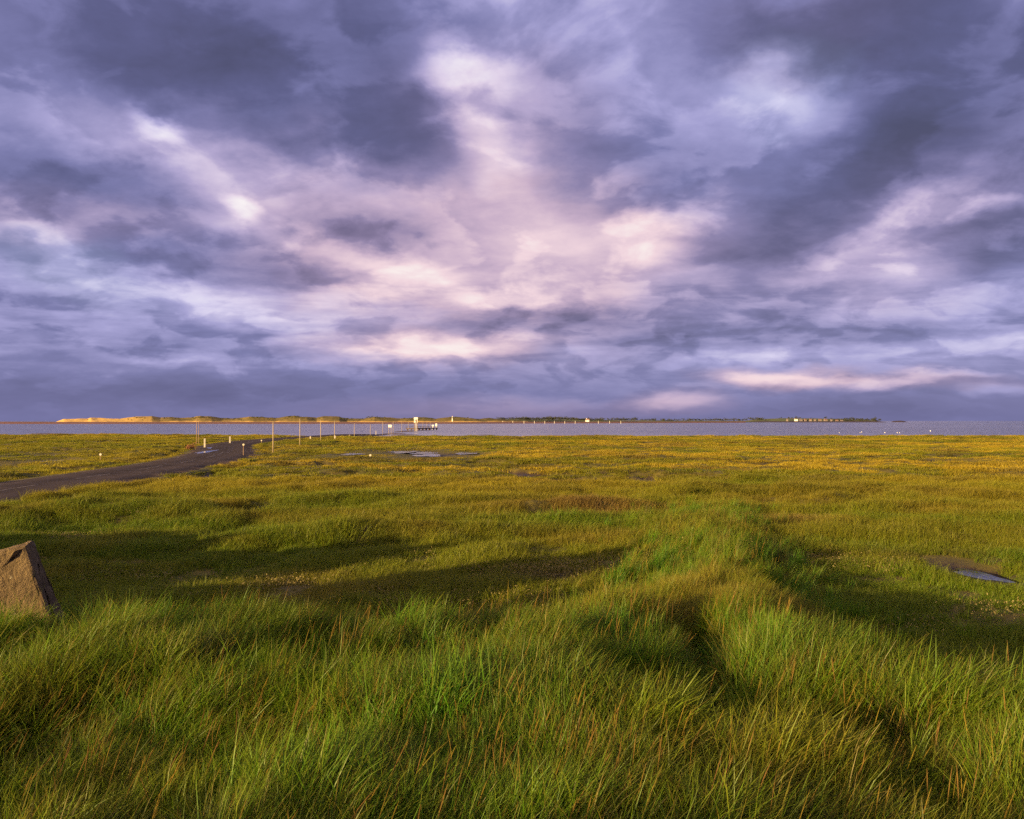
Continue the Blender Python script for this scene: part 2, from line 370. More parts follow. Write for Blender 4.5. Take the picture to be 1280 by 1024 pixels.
def m_asphalt(n):
    p = opos(n)
    st = n.node('ShaderNodeAttribute', attribute_name='across').outputs['Fac']
    a = n.noise(p, 0.35, 6, 0.65).outputs['Fac']; b = n.noise(p, 40, 3, 0.6).outputs['Fac']
    c = n.mix(n.maprange(a, .35, .68, 0, 1), (0.030, 0.022, 0.020), (0.065, 0.048, 0.040))
    track = n.math('ABSOLUTE', n.math('SINE', n.math('MULTIPLY', st, 6.6)))
    c = n.mix(n.math('MULTIPLY', n.math('POWER', track, 4.0), 0.35), c, (0.09, 0.066, 0.052))
    edge = n.maprange(n.math('ADD', n.math('ABSOLUTE', n.math('SUBTRACT', st, 0.5)), n.math('MULTIPLY', n.math('SUBTRACT', a, .5), .7)), .40, .5, 0, 1)
    c = n.mix(edge, c, (0.13, 0.085, 0.045))
    return principled(n, c, 0.95, 0.08, b, 0.3, 0.01)
M_ROAD = mat('worn_asphalt', m_asphalt)
M_LINE = simple('worn_road_paint', (0.22, 0.18, 0.15), (0.055, 0.045, 0.04), 1.2)
M_WHITE = simple('weathered_white_paint', (0.80, 0.77, 0.70), (0.66, 0.62, 0.55), 3)
M_POST = simple('grubby_white_paint', (0.56, 0.51, 0.42), (0.42, 0.37, 0.29), 3)
M_WOOD = simple('pale_weathered_wood', (0.38, 0.30, 0.20), (0.27, 0.20, 0.12), 4)
M_DARKWOOD = simple('dark_tarred_wood', (0.10, 0.065, 0.05), (0.05, 0.035, 0.03), 3)
M_GREYWOOD = simple('brown_weathered_wood', (0.26, 0.17, 0.11), (0.18, 0.12, 0.08), 3)
M_SLATE = simple('slate_roof', (0.12, 0.10, 0.10), (0.18, 0.13, 0.11), 2)
M_TILE = simple('red_tile_roof', (0.20, 0.10, 0.075), (0.15, 0.08, 0.06), 2)
M_GLASS = simple('dark_glass', (0.03, 0.03, 0.04), (0.05, 0.05, 0.06), 2, 0.1)
M_STONEWALL = simple('pale_stone_wall', (0.22, 0.18, 0.16), (0.15, 0.12, 0.11), 1)
M_SAND = simple('wet_sand', (0.20, 0.092, 0.052), (0.15, 0.068, 0.042), 0.02)
M_SANDPALE = simple('dry_sand', (0.50, 0.33, 0.17), (0.40, 0.26, 0.12), 0.05)
M_SCRUB = simple('dark_scrub', (0.035, 0.045, 0.018), (0.06, 0.06, 0.02), 0.1, 0.95)
M_FARWOOD = simple('far_wood', (0.030, 0.036, 0.030), (0.05, 0.05, 0.035), 0.02, 0.95)
M_FIELD = simple('far_field', (0.085, 0.105, 0.035), (0.13, 0.12, 0.045), 0.004, 0.95)
M_MUD = simple('dark_mud', (0.045, 0.03, 0.025), (0.07, 0.045, 0.035), 0.5, 0.7)
M_BARK = simple('bark', (0.06, 0.045, 0.03), (0.09, 0.07, 0.05), 3)
def m_dune(n):
    p = opos(n)
    z = n.node('ShaderNodeSeparateXYZ', {0: n.node('ShaderNodeNewGeometry').outputs['Position']}).outputs[2]
    a = n.noise(p, 0.05, 5, 0.6).outputs['Fac']
    g = n.maprange(n.math('ADD', z, n.math('MULTIPLY', n.math('SUBTRACT', a, .5), 6.0)), 1.6, 3.8, 0, 1)
    grass = n.mix(n.maprange(n.noise(p, 0.03, 5, 0.65).outputs['Fac'], .42, .62, 0, 1), (0.17, 0.125, 0.035), (0.075, 0.07, 0.022))
    bare = n.node('ShaderNodeAttribute', attribute_name='bare').outputs['Fac']
    g = n.math('MULTIPLY', g, n.math('SUBTRACT', 1.0, bare))
    return principled(n, n.mix(g, (0.60, 0.37, 0.10), grass), 0.95, 0.1)
M_DUNE = mat('dune_sand_and_marram', m_dune)
def m_conc(n):
    p = opos(n)
    a = n.noise(p, 3.2, 7, 0.65).outputs['Fac']; b = n.noise(p, 22, 5, 0.7).outputs['Fac']
    c = n.mix(n.maprange(a, .36, .64, 0, 1), (0.115, 0.080, 0.044), (0.22, 0.155, 0.085))
    c = n.mix(n.maprange(b, .5, .72, 0, .8), c, (0.12, 0.085, 0.055))
    v = n.node('ShaderNodeTexVoronoi', {'Vector': p, 'Scale': 6.0}).outputs['Distance']
    c = n.mix(n.maprange(v, .06, .14, .7, 0), c, (0.34, 0.29, 0.20))
    hh = n.math('ADD', n.math('MULTIPLY', a, 1.5), n.math('MULTIPLY', b, 0.6))
    return principled(n, c, 0.95, 0.15, hh, 1.0, 0.12)
M_CONC = mat('lichened_concrete', m_conc)

# ------------------------------------------------------------------ ground: one sheet, finely divided in front
az = np.concatenate([np.linspace(-180, -48, 90, endpoint=False), np.linspace(-48, 44, 900, endpoint=False), np.linspace(44, 180, 70, endpoint=False)])*math.pi/180
rr = np.concatenate([[0.05, 0.4], np.geomspace(0.9, 300, 720), np.geomspace(330, 40000, 24)])
A, RR = np.meshgrid(az, rr)
gx = np.sin(A)*RR; gy = np.cos(A)*RR
gz = hgt(gx.ravel(), gy.ravel()).reshape(gx.shape)
gz = np.where(RR > 305, -2.5, gz)
nr, na = gx.shape
idx = np.arange(nr*na).reshape(nr, na); nx_ = np.roll(idx, -1, axis=1)
q = np.stack([idx[:-1], nx_[:-1], nx_[1:], idx[1:]], -1).reshape(-1, 4)[:, ::-1]
me = np_mesh('ground', np.stack([gx, gy, gz], -1).reshape(-1, 3), q, M_GROUND)
X, Y, Z = gx.ravel(), gy.ravel(), gz.ravel()
mud = np.clip(sst(-0.16, -0.34, Z)*sst(14, 17, Y) + sst(-0.5, 2.0, Y-shore(X)) + 0.9*gully_mask(X, Y) + 0.8*gauss(X, Y, 0.95, 18.6, 0.8, 0.6) + 1.5*gauss(X, Y, CREEK[0]+.1, CREEK[1]+.2, .8, 1.1), 0, 1)
fattr(me, 'mud', mud)
g_o = bpy.data.objects.new('ground', me); COL.objects.link(g_o); tag(g_o, 'flat saltmarsh ground with a grassy bank in front', 'ground', kind='structure')

# sea: one sheet to the horizon; it also stands in the low creek cuts
ang = np.linspace(0, 2*math.pi, 96, endpoint=False); rw = np.concatenate([[120], np.geomspace(160, 60000, 40)])
v = np.stack([np.outer(rw, np.sin(ang)), np.outer(rw, np.cos(ang)), np.full((len(rw), 96), WATER)], -1).reshape(-1, 3)
idx = np.arange(len(rw)*96).reshape(-1, 96); nx_ = np.roll(idx, -1, axis=1)
me = np_mesh('water', v, np.stack([idx[:-1], nx_[:-1], nx_[1:], idx[1:]], -1).reshape(-1, 4)[:, ::-1], M_WATER)
o = bpy.data.objects.new('water', me); COL.objects.link(o); tag(o, 'calm lilac tidal water between the marsh and the far shore', 'water', kind='structure')

def disc(name, x, y, z, rx, ry, rot=0.0, m=M_POOL, n=40):
    vv = [(0, 0, 0)]
    for i in range(n):
        a = 2*math.pi*i/n; r_ = 1+0.18*math.sin(3*a+x)+0.1*math.sin(5*a+y)
        vv.append((rx*r_*math.cos(a), ry*r_*math.sin(a), 0))
    o = mesh_obj(name, vv, [(0, 1+i, 1+(i+1) % n) for i in range(n)], m); o.location = (x, y, z); o.rotation_euler = (0, 0, rot); return o
for (px, py, sx, sy) in POOLS:
    zc = H(px, py)
    tag(disc('marsh_pool', px, py, zc+0.11, sx*.85, sy*1.1), 'shallow pool of water on the saltmarsh', 'pool', kind='structure')
zc = H(*CREEK)
tag(disc('creek_pool', CREEK[0]+0.15, CREEK[1], zc+0.33, 0.34, 0.85, 0.1, M_CREEK), 'small creek pool with muddy edge in the grass', 'pool', kind='structure')

# ------------------------------------------------------------------ road
def catmull(pts, step=1.5):
    out = []
    for i in range(len(pts)-1):
        p0 = Vector(pts[max(i-1, 0)]); p1 = Vector(pts[i]); p2 = Vector(pts[i+1]); p3 = Vector(pts[min(i+2, len(pts)-1)])
        n = max(2, int((p2-p1).length/step))
        for j in range(n):
            t = j/n; out.append(0.5*((2*p1)+(-p0+p2)*t+(2*p0-5*p1+4*p2-p3)*t*t+(-p0+3*p1-3*p2+p3)*t**3))
    out.append(Vector(pts[-1])); return out
RC = catmull(ROAD)
def normal_at(i):
    t = (RC[min(i+1, len(RC)-1)]-RC[max(i-1, 0)]).normalized(); return Vector((t.y, -t.x))
def road_z(y): return 0.05-0.75*float(sst(205, 262, np.array(y)))-0.4*float(sst(262, 292, np.array(y)))
vv = []; ac = []; NC = 9
for i, p in enumerate(RC):
    nn = normal_at(i)
    for j in range(NC):
        t = j/(NC-1); off = (t-0.5)*7.6
        if j in (0, NC-1): off += (0.35*math.sin(i*0.7+j)+0.2*math.sin(i*1.9+j*2))*(1 if j else -1)*0.8
        c = p+nn*off; vv.append((c.x, c.y, road_z(p.y)+0.06*(1-(2*t-1)**2)-(0.1 if j in (0, NC-1) else 0))); ac.append(t)
ff = [(i*NC+j, i*NC+j+1, (i+1)*NC+j+1, (i+1)*NC+j) for i in range(len(RC)-1) for j in range(NC-1)]
o = mesh_obj('road', vv, ff, M_ROAD, None, True); fattr(o.data, 'across', ac); tag(o, 'dark asphalt causeway road', 'road', kind='structure')
vv = []; ff = []
def line_strip(i0, i1, off, wd_):
    for i in range(i0, i1):
        b = len(vv)
        for kk in (i, i+1):
            nn = normal_at(kk)
            for s_ in (-wd_/2, wd_/2):
                c = RC[kk]+nn*(off+s_); t = (off+s_)/7.6+0.5
                vv.append((c.x, c.y, road_z(RC[kk].y)+0.06*(1-(2*t-1)**2)+0.006))
        ff.append((b, b+1, b+3, b+2))
i0 = next(i for i, p in enumerate(RC) if p.y > 12); i1 = next(i for i, p in enumerate(RC) if p.y > 86)
for i in range(i0, i1, 6): line_strip(i, i+3, 0.1, 0.13)
line_strip(i0, i1, -3.0, 0.07)
tag(mesh_obj('road_markings', vv, ff, M_LINE), 'worn pale lines on the road', 'markings', kind='structure')
o = disc('road_puddle', -33.6, 90, 0.118, 0.55, 5.0, 0.16); tag(o, 'bright puddle at the far edge of the road bend', 'puddle', kind='structure')
o = disc('road_puddle', -38.0, 103, 0.118, 0.3, 2.2, 0.36); tag(o, 'smaller puddle farther along the road edge', 'puddle', kind='structure')

# ------------------------------------------------------------------ grass tufts (scattered by geometry nodes, one stuff object for each growth)
def blades(n, rad, l0, l1, w0, w1, lean, bend, wind, segs, seed, spread=math.pi):
    g = np.random.default_rng(seed)
    r_ = rad*np.sqrt(g.random(n)); th = g.random(n)*2*math.pi
    bx_, by_ = r_*np.cos(th), r_*np.sin(th)
    ln = l0+(l1-l0)*g.random(n)**1.3
    phi = np.where(g.random(n) < wind, g.normal(0, 0.36, n), g.uniform(-spread, spread, n))
    t0 = np.abs(g.normal(0, lean, n)); kap = np.abs(g.normal(bend, bend*0.5, n))
    wid = w0+(w1-w0)*g.random(n); tw = g.uniform(-1.2, 1.2, n)
    bv = g.random(n); V = []; BV = []; AL = []
    x, y, z = bx_.copy(), by_.copy(), np.zeros(n)-0.03
    for i in range(segs+1):
        s_ = i/segs; th_ = np.minimum(t0+kap*s_*s_, 2.3)
        if i:
            x = x+np.sin(th_)*np.cos(phi)*ln/segs; y = y+np.sin(th_)*np.sin(phi)*ln/segs; z = z+np.cos(th_)*ln/segs
        ww = wid*0.5*(1-0.93*s_**1.6); a = phi+math.pi/2+tw
        V.append(np.stack([np.stack([x-np.cos(a)*ww, y-np.sin(a)*ww, z], -1), np.stack([x+np.cos(a)*ww, y+np.sin(a)*ww, z], -1)], 1))
        BV.append(np.stack([bv, bv], 1)); AL.append(np.full((n, 2), s_))
    V = np.stack(V, 1).reshape(-1, 3); BV = np.stack(BV, 1).ravel(); AL = np.stack(AL, 1).ravel()
    st = (segs+1)*2; b = (np.arange(n)*st)[:, None, None]; k_ = (np.arange(segs)*2)[None, :, None]
    return V, (b+k_+np.array([0, 1, 3, 2])).reshape(-1, 4), BV, AL
def variants(name, count, fn, m):
    c = bpy.data.collections.new(name)
    for i in range(count):
        V, Q, BV, AL = fn(i); me = np_mesh(name, V, Q, m, True); fattr(me, 'bv', BV); fattr(me, 'along', AL)
        c.objects.link(bpy.data.objects.new(name, me))
    return c
def scatter(name, label, cat, coll, x, y, scl, tint, lean, azm, dz=0.0, zscl=None):
    n = len(x); z = hgt(x, y)+dz
    me = bpy.data.meshes.new(name); me.vertices.add(n); me.vertices.foreach_set('co', np.stack([x, y, z], -1).astype(np.float32).ravel())
    fattr(me, 'rot', np.stack([np.zeros(n), lean, azm], -1), 'FLOAT_VECTOR')
    zs_ = scl if zscl is None else scl*zscl
    fattr(me, 'scl', np.stack([scl, scl, zs_], -1), 'FLOAT_VECTOR')
    fattr(me, 'vid', rng.integers(0, len(coll.objects), n), 'INT')
    fattr(me, 'tint', np.concatenate([np.clip(tint, 0.004, 1), np.ones((n, 1))], 1), 'FLOAT_COLOR')
    o = bpy.data.objects.new(name, me); COL.objects.link(o); tag(o, label, cat, kind='stuff')
    t = bpy.data.node_groups.new(name, 'GeometryNodeTree')
    t.interface.new_socket('Geometry', in_out='INPUT', socket_type='NodeSocketGeometry'); t.interface.new_socket('Geometry', in_out='OUTPUT', socket_type='NodeSocketGeometry')
    gi = t.nodes.new('NodeGroupInput'); go = t.nodes.new('NodeGroupOutput'); ip = t.nodes.new('GeometryNodeInstanceOnPoints')
    ci = t.nodes.new('GeometryNodeCollectionInfo'); ci.inputs['Collection'].default_value = coll; ci.inputs['Separate Children'].default_value = True; ci.inputs['Reset Children'].default_value = True
    def na_(nm, ty):
        k_ = t.nodes.new('GeometryNodeInputNamedAttribute'); k_.data_type = ty; k_.inputs[0].default_value = nm
        return next(s_ for s_ in k_.outputs if s_.enabled and s_.name == 'Attribute')
    e2r = t.nodes.new('FunctionNodeEulerToRotation')
    t.links.new(na_('rot', 'FLOAT_VECTOR'), e2r.inputs[0])
    t.links.new(gi.outputs[0], ip.inputs['Points']); t.links.new(ci.outputs[0], ip.inputs['Instance']); ip.inputs['Pick Instance'].default_value = True
    t.links.new(na_('vid', 'INT'), ip.inputs['Instance Index']); t.links.new(e2r.outputs[0], ip.inputs['Rotation']); t.links.new(na_('scl', 'FLOAT_VECTOR'), ip.inputs['Scale'])
    t.links.new(ip.outputs[0], go.inputs[0])
    md = o.modifiers.new('scatter', 'NODES'); md.node_group = t
    return o

C_LONG = variants('long_grass_tuft', 14, lambda i: blades(60, 0.12, 0.24, 0.60, 0.0045, 0.0115, 0.17, 0.70, 0.66, 5, 100+i), M_GRASS)
C_SHORT = variants('short_grass_tuft', 10, lambda i: blades(90, 0.26, 0.10, 0.30, 0.006, 0.011, 0.35, 0.7, 0.2, 3, 200+i), M_GRASS)
C_FAR = variants('marsh_grass_tuft', 10, lambda i: blades(64, 0.42, 0.10, 0.26, 0.018, 0.034, 0.45, 0.7, 0.1, 2, 300+i), M_GRASS)
def seed_stalks(i):
    g = np.random.default_rng(400+i); VV = []; QQ = []; BB = []; AA = []; nb = 0
    for j in range(3):
        bx_, by_ = g.normal(0, .22, 2); L = g.uniform(.38, .62); phi = g.normal(0, .9); t0 = abs(g.normal(0, .12)); kp = g.uniform(.04, .35)
        p = np.array([bx_, by_, 0.0]); pts = [p.copy()]; N = 9
        for s_ in range(1, N+1):
            th = t0+kp*(s_/N)**2; p = p+np.array([math.sin(th)*math.cos(phi), math.sin(th)*math.sin(phi), math.cos(th)])*L/N; pts.append(p.copy())
        for cross in (0, 1):
            a = phi+math.pi/2*cross+g.uniform(-.3, .3); dv = np.array([math.cos(a), math.sin(a), 0.0])
            for k_, p_ in enumerate(pts):
                hw = 0.0009 if k_ < 6 else (0.0020, 0.0032, 0.0026, 0.0008)[k_-6]*g.uniform(.7, 1.2)
                VV += [p_-dv*hw, p_+dv*hw]; BB += [0.0 if k_ < 6 else 1.0]*2; AA += [k_/N]*2
            for k_ in range(N): QQ.append([nb+2*k_, nb+2*k_+1, nb+2*k_+3, nb+2*k_+2])
            nb += 2*(N+1)
    return np.array(VV), np.array(QQ), np.array(BB), np.array(AA)
C_SEED = variants('seed_stalk', 10, seed_stalks, M_SEED)
def specks(i):
    g = np.random.default_rng(500+i); VV = []; QQ = []
    for j in range(26):
        c = np.array([g.normal(0, .22), g.normal(0, .22), g.uniform(.05, .2)]); a = g.normal(0, 1, 3); a /= np.linalg.norm(a); b = np.cross(a, g.normal(0, 1, 3)); b /= np.linalg.norm(b)
        l, w_ = g.uniform(.008, .026), g.uniform(.005, .011); n0 = len(VV)
        VV += [c-a*l, c+b*w_, c+a*l, c-b*w_]; QQ.append([n0, n0+1, n0+2, n0+3])
    return np.array(VV), np.array(QQ), g.random(len(VV)), np.full(len(VV), .2)
C_SPECK = variants('pale_leaf_cluster', 8, specks, M_SEED)

GREEN = np.array([0.060, 0.188, 0.006]); LUSH = np.array([0.070, 0.220, 0.010]); OLIVE = np.array([0.148, 0.188, 0.009]); STRAW = np.array([0.26, 0.19, 0.030])
OCHRE = np.array([0.345, 0.250, 0.018]); RUST = np.array([0.24, 0.135, 0.05]); BROWN = np.array([0.10, 0.068, 0.028])
def lerp(a, b, t): return a*(1-t[:, None])+b*t[:, None]
def field(n, y0, y1, spread, extra, power=1.0):
    """random points in the fan in front of the camera between two distances"""
    y = (y0**(power+1)+(y1**(power+1)-y0**(power+1))*rng.random(n))**(1/(power+1))
    hw = spread*y+extra
    return (rng.random(n)*2-1)*hw, y
def keep(x, y, p):
    m = rng.random(len(x)) < p; return x[m], y[m]
def off_road(x, y, lim=4.0): return segdist(x, y, ROAD)[0] > lim-.25+1.1*fbm(x, y, 1.6, 3)
def pool_free(x, y):
    m = np.ones(len(x), bool)
    for (px, py, sx, sy) in POOLS: m &= ((x-px)/(sx*1.25))**2+((y-py)/(sy*1.25))**2 > 1
    m &= ((x-CREEK[0]-.15)/0.85)**2+((y-CREEK[1]-.5)/1.75)**2 > 1
    return m
def short_by_pool(x, y):
    f = np.ones(len(x))
    for (px, py, sx, sy) in POOLS: f *= 1-.9*np.clip(2.2*gauss(x, y, px, py-4.0, sx*1.4+.6, 6.5), 0, 1)
    return f*(1-.6*np.clip(2.0*gauss(x, y, CREEK[0]+.1, CREEK[1]-1.1, .7, 1.1), 0, 1))
def long_mask(x, y): return np.clip(bank_mask(x, y)+1.3*ridge_mask(x, y), 0, 1)

# long grass of the bank and ridge
x, y = field(60000, 2.6, 15, 0.72, 1.5)
x, y = keep(x, y, long_mask(x, y)*(1-0.9*gully_mask(x, y))*np.clip(0.42+3.0*(fbm(x, y, 0.7, 3, seed=20)+.16), 0.10, 1))
x2, y2 = field(16000, 14, 32, 0.72, 1.0); x2, y2 = keep(x2, y2, np.clip(1.5*ridge_mask(x2, y2), 0, 1)*.9)
x, y = np.concatenate([x, x2]), np.concatenate([y, y2])
dry = np.clip(0.27+0.75*fbm(x, y, 3.0, 3, seed=21)+0.42*sst(0.1, .8, ridge_mask(x, y))*(y > 11.5)+rng.normal(0, .12, len(x)), 0, 1)
lush = np.clip(gauss(x, y, 1.35, 9.0, .7, .9)+gauss(x, y, 3.4, 8.2, .9, 1.5)+.6*gauss(x, y, -.3, 6.5, 1.2, 2.5)+.5*gauss(x, y, 4, 5.5, 1.5, 1.5), 0, 1)
tint = lerp(lerp(GREEN, OLIVE, np.clip(dry*1.3, 0, 1)), STRAW, np.clip((dry-.66)*1.4, 0, .5)); tint = lerp(tint, LUSH, lush*.6)
pick = rng.random(len(x)); tint = lerp(tint, STRAW*.75, np.where(pick < .13, .8, 0)); tint = lerp(tint, BROWN, np.where((pick > .13) & (pick < .20), .7, 0)); tint = lerp(tint, GREEN*.55, np.where(pick > .86, .8, 0))
tint *= (1+rng.normal(0, .13, len(x)))[:, None]
scl = (0.72+0.42*rng.random(len(x)))*(1+.65*fbm(x, y, 0.75, 3, seed=22))*(1+.18*lush)*(1+.35*gauss(x, y, -5.9, 9.0, .8, .7))
lean = 0.12+0.26*np.clip(-x/6+.3, -.3, 1)+.40*fbm(x, y, 0.9, 2, seed=24)+rng.normal(0, .13, len(x)); azm = 0.1+1.8*fbm(x, y, 1.1, 2, seed=23)+rng.normal(0, .4, len(x))
scatter('long_grass', 'long wind-leaning green and straw grass covering the foreground bank', 'grass', C_LONG, x, y, scl, tint, lean, azm)
# flowering stalks
x, y = field(9000, 2.8, 13, 0.72, 1.2)
pt = np.clip(0.30+0.9*np.clip(fbm(x, y, 1.6, 3, seed=30)+.05, 0, 1)+.25*gauss(x, y, 1.0, 5.0, 2.0, 1.3)+.25*gauss(x, y, 4.4, 6.6, 1.3, .8), 0, 1)
x, y = keep(x, y, .55*pt*bank_mask(x, y)*(1-gully_mask(x, y)))
x2, y2 = field(9000, 9, 31, 0.7, 1.0); x2, y2 = keep(x2, y2, np.clip(ridge_mask(x2, y2), 0, 1)*.22)
x, y = np.concatenate([x, x2]), np.concatenate([y, y2])
tint = lerp(STRAW*.95, RUST*.8, rng.random(len(x)))
scatter('flowering_grass', 'reddish straw seed stalks standing among the long grass', 'grass', C_SEED, x, y, .75+.4*rng.random(len(x)), tint, .12+rng.normal(0, .12, len(x))+.15*np.clip(-x/6, 0, 1), rng.normal(.1, .7, len(x)))

def plain_tint(x, y):
    n = len(x)
    a = np.clip(.5+.95*fbm(x, y, 11, 4, seed=40), 0, 1); b = np.clip(.5+1.1*fbm(x, y, 3.5, 3, seed=41), 0, 1)
    far = sst(22, 70, y)
    near_c = lerp(lerp(GREEN*.62+OLIVE*.30, OLIVE*.92, a), STRAW, np.clip((b-.62)*1.5, 0, .6))
    far_c = lerp(lerp(OLIVE*1.1, OCHRE, np.clip(.45+a, 0, 1)), OLIVE*.8, np.clip((b-.66)*2.2, 0, .75))
    st = np.clip(.5+1.1*fbm(x*.42, y, 7, 4, seed=44), 0, 1); st2 = np.clip(.5+1.2*fbm(x*.5, y, 2.4, 3, seed=45), 0, 1)
    far_c = lerp(far_c, OLIVE*.62, .75*sst(.55, .85, st)); far_c = lerp(far_c, BROWN*1.3, .5*sst(.6, .9, st2)); far_c = far_c*(.80+.4*(1-st2))[:, None]
    near_c = lerp(near_c, OCHRE*.55, .10+.22*sst(22, 34, y)+.3*sst(.4, .8, st2)*sst(14, 24, y))
    c = lerp(near_c, far_c, np.clip(far+.25*(a-.5), 0, 1))
    c = lerp(c, OLIVE*.9, .55*sst(-10, -60, x)*sst(40, 80, y)*(1-sst(120, 200, y)))
    c = lerp(c, np.array([.22, .12, .02]), .55*np.clip(gauss(x, y, 1.2, 50, 3.2, 2.0), 0, 1))
    c = lerp(c, LUSH*.8, np.clip(.12*gauss(x, y, 6.8, 31, 2.2, 1.6)+.45*gauss(x, y, -12.5, 27, 4.5, 1.2)+.5*gauss(x, y, 2, 27, 4, 2)+.5*gauss(x, y, 13.2, 21.2, 1.8, .7), 0, 1))
    c = lerp(c, RUST*.85, np.clip(.8*gauss(x, y, 3.0, 31.5, 3.0, 1.6)+.7*gauss(x, y, 9.6, 28, 1.6, 1.4)+.6*gauss(x, y, -15.5, 31, 3, 1), 0, .85))
    c = lerp(c, BROWN, np.clip(.9*gauss(x, y, 0.95, 18.6, 1.0, .8)+.6*gauss(x, y, 11, 21.5, 1.5, .5), 0, .9))
    return c*(1+rng.normal(0, .09, n))[:, None]
# short grass of the hollow and the near marsh
x, y = field(120000, 9.5, 48, 0.74, 2.0, power=0.55)
x, y = keep(x, y, (1-long_mask(x, y))*np.clip(.70+1.3*fbm(x, y, 1.1, 3, seed=50), .12, 1)*np.where(gauss(x, y, .95, 18.6, .8, .6) > .4, .2, 1))
m = off_road(x, y) & pool_free(x, y); x, y = x[m], y[m]
scl = (.65+.5*rng.random(len(x)))*(1+.95*fbm(x, y, 1.4, 3, seed=51))*(.85+.5*sst(10, 30, y))*short_by_pool(x, y)
scatter('marsh_grass', 'short olive green grass over the near saltmarsh', 'grass', C_SHORT, x, y, scl, plain_tint(x, y), np.abs(rng.normal(0.1, .12, len(x))), rng.uniform(-1.2, 1.2, len(x)))
# the plain beyond
x, y = field(230000, 38, 236, 0.70, 4.0, power=0.35)
e = shore(x)-y
x, y = keep(x, y, np.where(e > .6, np.clip(.72+.9*fbm(x, y, 2.2, 3, seed=60), .25, 1), 0)*sst(38, 48, y))
z = hgt(x, y); m = off_road(x, y, 4.3) & pool_free(x, y) & (z > -.30); x, y = x[m], y[m]
scl = (.7+.6*rng.random(len(x)))*(1+.85*fbm(x, y, 2.0, 3, seed=61))*(.85+.35*sst(60, 200, y))*short_by_pool(x, y)
scatter('saltmarsh_plain_grass', 'ochre gold grass of the wide saltmarsh plain', 'grass', C_FAR, x, y, scl, plain_tint(x, y), np.abs(rng.normal(0.05, .1, len(x))), rng.uniform(-3, 3, len(x)))
# pale leafy ground cover
x, y = field(26000, 13, 30, .72, 1.0)
pp = np.clip(fbm(x, y*1.7, 3.2, 3, seed=70)-.15, 0, 1)*.8+.8*gauss(x, y, 7.6, 20.5, 2.6, 1.0, -.2)+.7*gauss(x, y, 1.0, 19.5, 1.8, .8)
x, y = keep(x, y, np.clip(pp, 0, 1)*(1-long_mask(x, y))); m = off_road(x, y) & pool_free(x, y) & (rng.random(len(x)) < .5*(1-gauss(x, y, 11.8, 19.3, 2.0, 1.6))); x, y = x[m], y[m]
scatter('pale_ground_cover', 'pale tan leafy plants speckling the hollow', 'ground cover', C_SPECK, x, y, .8+.5*rng.random(len(x)), lerp(np.array([.20, .15, .06]), np.array([.36, .29, .14]), rng.random(len(x))), np.zeros(len(x)), rng.uniform(-3, 3, len(x)))

# ------------------------------------------------------------------ concrete block in the grass
import bmesh
bm = bmesh.new()
# a sawn-off wedge of concrete: sloping top, front face turned to the left
base_ = [(-1.1, -0.34), (0.70, -0.34), (0.76, 0.2), (-1.1, 0.22)]
topz = [0.55, 1.02, 1.04, 0.58]; inset = [(-1.1, -0.26), (0.17, -0.22), (0.20, -0.02), (-1.1, 0.08)]
vb = [bm.verts.new((x, y, -0.4)) for x, y in base_]; vt = [bm.verts.new((x, y, z)) for (x, y), z in zip(inset, topz)]
bm.faces.new(vb[::-1]); bm.faces.new(vt)
for i in range(4): bm.faces.new((vb[i], vb[(i+1) % 4], vt[(i+1) % 4], vt[i]))
bmesh.ops.bevel(bm, geom=list(bm.edges), offset=0.035, segments=2, affect='EDGES', profile=.6)
bmesh.ops.triangulate(bm, faces=bm.faces)
for _ in range(4): bmesh.ops.subdivide_edges(bm, edges=[e for e in bm.edges if e.calc_length() > 0.06], cuts=1)
bm.normal_update()
pv = np.array([v_.co for v_ in bm.verts]); nz = fbm(pv[:, 0]*1.3+pv[:, 2]*.7, pv[:, 1]*1.3+pv[:, 2], .35, 5, .6, seed=80); nz2 = fbm(pv[:, 0]+pv[:, 2]*1.3, pv[:, 1]*1.1-pv[:, 2], .07, 3, .6, seed=81)
for v_, a, b in zip(bm.verts, nz, nz2): v_.co += v_.normal*(0.055*a+0.022*b)
me = bpy.data.meshes.new('concrete_block'); bm.to_mesh(me); bm.free(); me.materials.append(M_CONC)
o = bpy.data.objects.new('concrete_block', me); COL.objects.link(o)
bxp, byp = at(18, 9.8)
o.location = (bxp-0.02, byp, H(bxp, byp)+0.22); o.rotation_euler = (R(2), R(3), R(14))
tag(o, 'weathered brown concrete block with sloping top sunk in long grass', 'concrete block')

